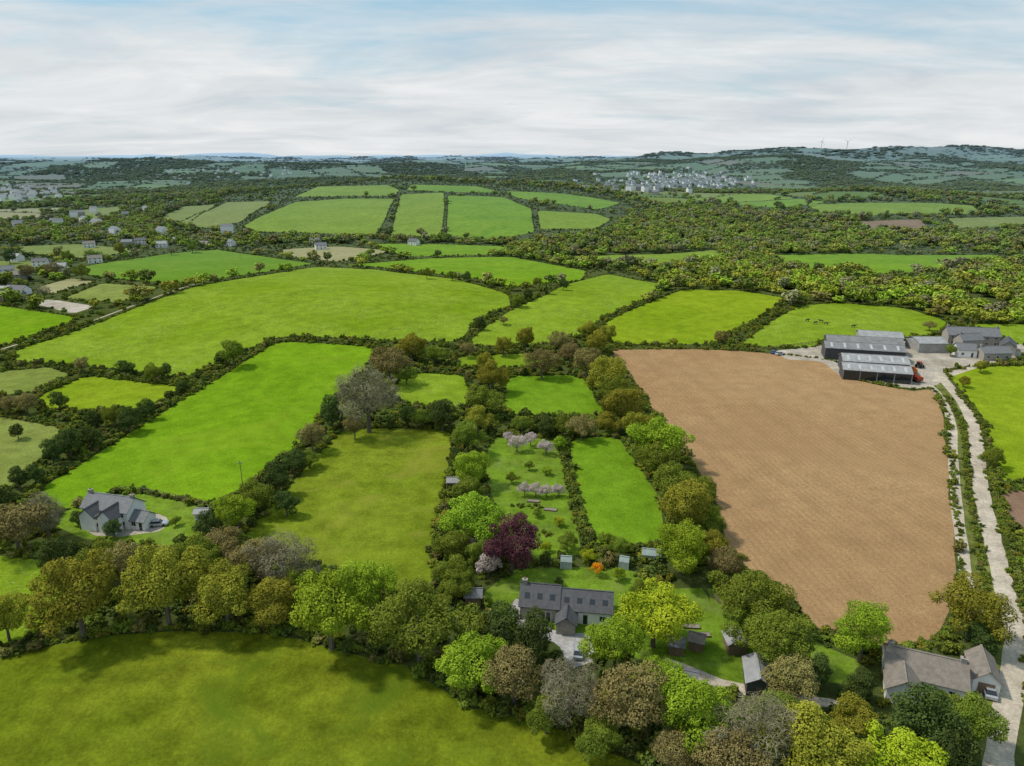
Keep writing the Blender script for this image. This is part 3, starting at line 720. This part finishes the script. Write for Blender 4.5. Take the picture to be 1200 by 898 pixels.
def village(name,reg,n):
    V=[];F=[];mi=[]
    for _ in range(n):
        u=random.gauss(reg[0],reg[1]);v=random.gauss(reg[2],reg[3]);x,y,z,t=P(u,v)
        if t>7000: continue
        L=random.uniform(4,7);W=random.uniform(3.5,4.5);h=random.uniform(5,8);a=random.uniform(-.7,.7);ca,sa=math.cos(a),math.sin(a);o=len(V)
        for q in [(-L,-W,-4),(L,-W,-4),(L,W,-4),(-L,W,-4),(-L,-W,h),(L,-W,h),(L,W,h),(-L,W,h),(-L,0,h+3.2),(L,0,h+3.2)]:
            V.append((x+q[0]*ca-q[1]*sa,y+q[0]*sa+q[1]*ca,z+q[2]))
        F+=[[k+o for k in f] for f in [[0,1,5,4],[2,3,7,6],[1,2,6,9,5],[3,0,4,8,7]]];mi+=[0 if random.random()<.75 else 2]*4
        F+=[[k+o for k in f] for f in [[4,5,9,8],[7,8,9,6]]];mi+=[1]*2
    me=mesh_from(name,V,F,[M['vwhite'],M['slate2'],M['stone']],mi);o=bpy.data.objects.new(name,me);scene.collection.objects.link(o)
village('distant_village',(788,38,214,5.5),340);village('distant_village',(20,25,228,5),60);village('distant_village',(130,60,262,7),14);village('distant_village',(300,80,205,5),40)
def turbine(u,v,h,ph):
    x,y,z,t=P(u,v);e=empty('wind_turbine',(x,y,z))
    v_,f=cyl((0,0,-5),(0,0,h),1.4,0.8,10);part(e,'tower',v_,f,M['steel'])
    boxes(e,'nacelle',[(-1.4,1.4,-4,4,h-1.5,h+1.8)],M['steel'])
    for i in range(3):
        a=ph+i*2*math.pi/3;v_,f=cyl((0,-5,h),(math.sin(a)*h*.5,-5,h+math.cos(a)*h*.5),0.9,.3,6);part(e,'blade_%d'%i,v_,f,M['steel'])
turbine(962,177,52,0.3);turbine(992,177,52,1.0)
x,y,z,t=P(405,214);e=empty('radio_mast',(x,y,z));v_,f=cyl((0,0,-1),(0,0,20),1.0,.7,8);part(e,'mast',v_,f,M['steel']);boxes(e,'head_frame',[(-1.5,1.5,-1.5,1.5,20,22)],M['steel'])
def pole(u,v,h=6.5):
    x,y,z,t=P(u,v);e=empty('utility_pole',(x,y,z),random.uniform(-.5,.5))
    v_,f=cyl((0,0,-.5),(0,0,h),.11,.08,8);part(e,'post',v_,f,M['wood']);boxes(e,'crossarm',[(-.8,.8,-.05,.05,h-.7,h-.58)],M['wood'])
    boxes(e,'insulators',[(q-.05,q+.05,-.05,.05,h-.58,h-.4) for q in(-.7,0.3,.7)],M['frame'])
for q in [(284,566),(283,305),(862,412)]: pole(*q)
def fence(name,pts,h=1.3,mat='wood'):
    p=np.array([P(*q)[:2] for q in pts]);V=[];F=[]
    for a,b in zip(p[:-1],p[1:]):
        L=np.linalg.norm(b-a);d=(b-a)/L;nn=np.array([-d[1],d[0]]);n=max(1,int(L/2))
        for i in range(n+1):
            c=a+(b-a)*i/n;z=float(H(*c))
            o=len(V)
            for dz in(-.3,h+.1):
                for sx,sy in((-1,-1),(1,-1),(1,1),(-1,1)): w=c+d*sx*.07+nn*sy*.07;V.append((w[0],w[1],z+dz))
            F+=[[k+o for k in f] for f in BF]
        for hh in(.45,.85,h):
            o=len(V);za,zb=float(H(*a)),float(H(*b))
            for q,zz in((a,za),(b,zb)):
                for sy in(-.075,-.12):
                    for dz in(-.06,.06): w=q+nn*sy;V.append((w[0],w[1],zz+hh+dz))
            F+=[[k+o for k in f] for f in [[0,1,3,2],[4,6,7,5],[0,4,5,1],[2,3,7,6],[0,2,6,4],[1,5,7,3]]]
    me=mesh_from(name,V,F,[M[mat]]);o=bpy.data.objects.new(name,me);scene.collection.objects.link(o)
fence('wooden_fence',[(140,574),(185,580),(243,594)]);fence('wooden_fence',[(243,594),(248,603),(236,628)])
fence('wooden_fence',[(905,409),(960,402)],1.2);fence('wooden_fence',[(835,700),(870,735)],1.2)
for u,v in [(625,588),(645,598),(622,620),(810,735),(822,745)]:
    x,y,z,t=P(u,v);e=empty('raised_bed',(x,y,z),random.uniform(-.2,.2))
    boxes(e,'planks',[(-1.6,1.6,-.65,-.6,0,.35),(-1.6,1.6,.6,.65,0,.35),(-1.6,-1.55,-.598,.598,0,.35),(1.55,1.6,-.598,.598,0,.35)],M['wood']);boxes(e,'soil',[(-1.545,1.545,-.595,.595,0,.28)],M['tile'])
def wheels(e,xs,y,r,w=.22):
    for i,x in enumerate(xs):
        for s in(-1,1):
            v_,f=cyl((x,s*y,r),(x,s*(y+w),r),r,r,14);o=len(v_);f=f+[list(range(14))[::-1],list(range(14,28))]
            part(e,'wheel_%d%s'%(i,'l' if s<0 else 'r'),v_,f,M['tyre'])
def car(u,v,mat,rz):
    x,y,z,t=P(u,v);e=empty('parked_car',(x,y,z),rz)
    def prof(pr,w,w2=None):
        w2=w2 or w;V=[(a,-w if b<1.0 else -w2,b) for a,b in pr]+[(a,w if b<1.0 else w2,b) for a,b in pr];n=len(pr)
        return V,[list(range(n)),list(range(n,2*n))[::-1]]+[[i,(i+1)%n,n+(i+1)%n,n+i] for i in range(n)]
    V,F=prof([(-2.15,.3),(2.15,.3),(2.2,.65),(1.9,.85),(.95,.95),(-1.9,.97),(-2.15,.8)],.86);part(e,'body',V,F,mat)
    V,F=prof([(.95,.95),(.35,1.42),(-1.2,1.45),(-1.85,.97)],.8,.66);part(e,'glasshouse',V,F,M['glass'])
    V,F=prof([(.3,1.43),(.3,1.49),(-1.15,1.52),(-1.2,1.46)],.66);part(e,'roof_panel',V,F,mat)
    wheels(e,(-1.3,1.3),.68,.32)
car(914,416,M['silver'],.4);car(906,414,M['blue'],1.2);car(678,766,M['silver'],1.4);car(186,616,M['silver'],.2);car(1158,812,M['silver'],1.2)
def trailer(u,v,mat,rz):
    x,y,z,t=P(u,v);e=empty('farm_trailer',(x,y,z),rz)
    boxes(e,'tipping_body',[(-2.6,2.6,-1.2,1.2,.95,1.1),(-2.6,2.6,-1.2,-1.1,1.102,2.3),(-2.6,2.6,1.1,1.2,1.102,2.3),(-2.6,-2.5,-1.098,1.098,1.102,2.3),(2.5,2.6,-1.098,1.098,1.102,2.3)],mat)
    boxes(e,'drawbar',[(2.6,4.1,-.1,.1,.75,.9)],M['clad']);wheels(e,(-.9,.3),.9,.48,.3)
def tractor(u,v,mat,rz):
    x,y,z,t=P(u,v);e=empty('tractor',(x,y,z),rz)
    boxes(e,'bonnet',[(0.2,2.2,-.42,.42,.9,1.65)],mat);boxes(e,'cab',[(-1.2,.198,-.75,.75,1.3,2.6)],M['glass']);boxes(e,'cab_roof',[(-1.3,.3,-.82,.82,2.602,2.78)],mat)
    boxes(e,'chassis',[(-1.3,2.0,-.3,.3,.6,.898)],M['clad'])
    for x_,r in((-.8,.85),(1.6,.55)):
        wheels(e,(x_,),.72,r,.4)
trailer(1069,438,M['orange'],1.3);trailer(1073,447,M['red'],1.7);tractor(1077,431,M['red'],.6)
def cow(u,v,rz):
    x,y,z,t=P(u,v)
    sk=[(0,0,1.15,.36),(.55,0,1.18,.36),(.95,0,1.3,.24),(1.3,0,1.35,.17),(1.65,0,1.15,.1),(-.5,0,1.2,.36),(-.85,0,1.2,.28)]
    ed=[(0,1),(1,2),(2,3),(3,4),(0,5),(5,6)]
    V=list(sk)
    for bx_,par,kn in((.6,1,.04),(-.75,6,-.12)):
        for s in(-1,1):
            i=len(V);V+=[(bx_,s*.24,.8,.14),(bx_+kn,s*.24,.42,.07),(bx_,s*.24,.05,.06)];ed+=[(par,i),(i,i+1),(i+1,i+2)]
    i=len(V);V+=[(-1.12,0,1.0,.04),(-1.15,0,.5,.05)];ed+=[(6,i),(i,i+1)]
    i=len(V);V+=[(1.35,.22,1.45,.04),(1.35,-.22,1.45,.04)];ed+=[(3,i),(3,i+1)]
    me=bpy.data.meshes.new('cow');me.from_pydata([q[:3] for q in V],ed,[]);me.materials.append(M['cowb'])
    o=bpy.data.objects.new('cow',me);scene.collection.objects.link(o);o.location=(x,y,z);o.rotation_euler=(0,0,rz)
    m=o.modifiers.new('skin','SKIN');
    for k,q in enumerate(V): me.skin_vertices[0].data[k].radius=(q[3],q[3])
    me.skin_vertices[0].data[0].use_root=True
    o.modifiers.new('sub','SUBSURF').levels=1
for u,v in[(962,378),(955,380),(968,381),(1000,384),(946,377)]: cow(u,v,random.uniform(0,6.28))

# ------------------------------------------------------------------ sky, sun, camera
el=math.radians(55);az=math.radians(-78)
sv=Vector((math.sin(az)*math.cos(el),math.cos(az)*math.cos(el),math.sin(el)))
w=bpy.data.worlds.new("World");scene.world=w;w.use_nodes=True
n=w.node_tree.nodes;l=w.node_tree.links
bg=n['Background'];bg.inputs['Strength'].default_value=0.135
sky=n.new('ShaderNodeTexSky');sky.sky_type='NISHITA';sky.sun_disc=False;sky.sun_elevation=el;sky.sun_rotation=az;sky.air_density=1.2;sky.dust_density=1.5
tc=n.new('ShaderNodeTexCoord');sx=n.new('ShaderNodeSeparateXYZ');l.new(tc.outputs['Generated'],sx.inputs[0])
zz=mth(n,l,'ADD',mth(n,l,'MAXIMUM',sx.outputs['Z'],0.0),0.15)
cx_=mth(n,l,'DIVIDE',sx.outputs['X'],zz);cy_=mth(n,l,'DIVIDE',sx.outputs['Y'],zz)
cb=n.new('ShaderNodeCombineXYZ');l.new(mth(n,l,'MULTIPLY',cx_,0.6),cb.inputs[0]);l.new(cy_,cb.inputs[1])
f1=noise(n,l,cb.outputs[0],0.8,5,0.55,0.8);f2=noise(n,l,cb.outputs[0],3.0,5,0.62,0.9)
cov=mth(n,l,'ADD',mth(n,l,'MULTIPLY',f1,0.8),mth(n,l,'MULTIPLY',f2,0.2))
elev=mth(n,l,'MINIMUM',sx.outputs['Z'],0.2)
cov=mth(n,l,'ADD',cov,mth(n,l,'MULTIPLY',mth(n,l,'SUBTRACT',0.13,elev),1.2))
mask=ramp(n,l,cov,0.35,0.56)
f3=ramp(n,l,noise(n,l,cb.outputs[0],1.6,6,0.6,0.6),0.32,0.66,(4.75,5.05,5.3),(6.4,6.45,6.45))
skc=mixc(n,l,0.3,(2.6,4.3,5.4),sky.outputs[0])
col=mixc(n,l,mth(n,l,'MULTIPLY',mask,0.94),skc,f3)
l.new(col,bg.inputs['Color'])
sd=bpy.data.lights.new('sun','SUN');sd.energy=3.3;sd.angle=math.radians(5.0);sd.color=(1,.95,.86)
so=bpy.data.objects.new('sun',sd);scene.collection.objects.link(so);so.rotation_euler=sv.to_track_quat('Z','Y').to_euler();so.location=(0,0,300)
cd=bpy.data.cameras.new('camera');co=bpy.data.objects.new('camera',cd);scene.collection.objects.link(co)
co.location=(0,0,CAMZ);co.rotation_euler=(math.pi/2-PITCH,0,0);cd.sensor_width=36;cd.lens=FPX/1200*36;cd.clip_start=1;cd.clip_end=60000
scene.camera=co
print('done',time.time()-T0)
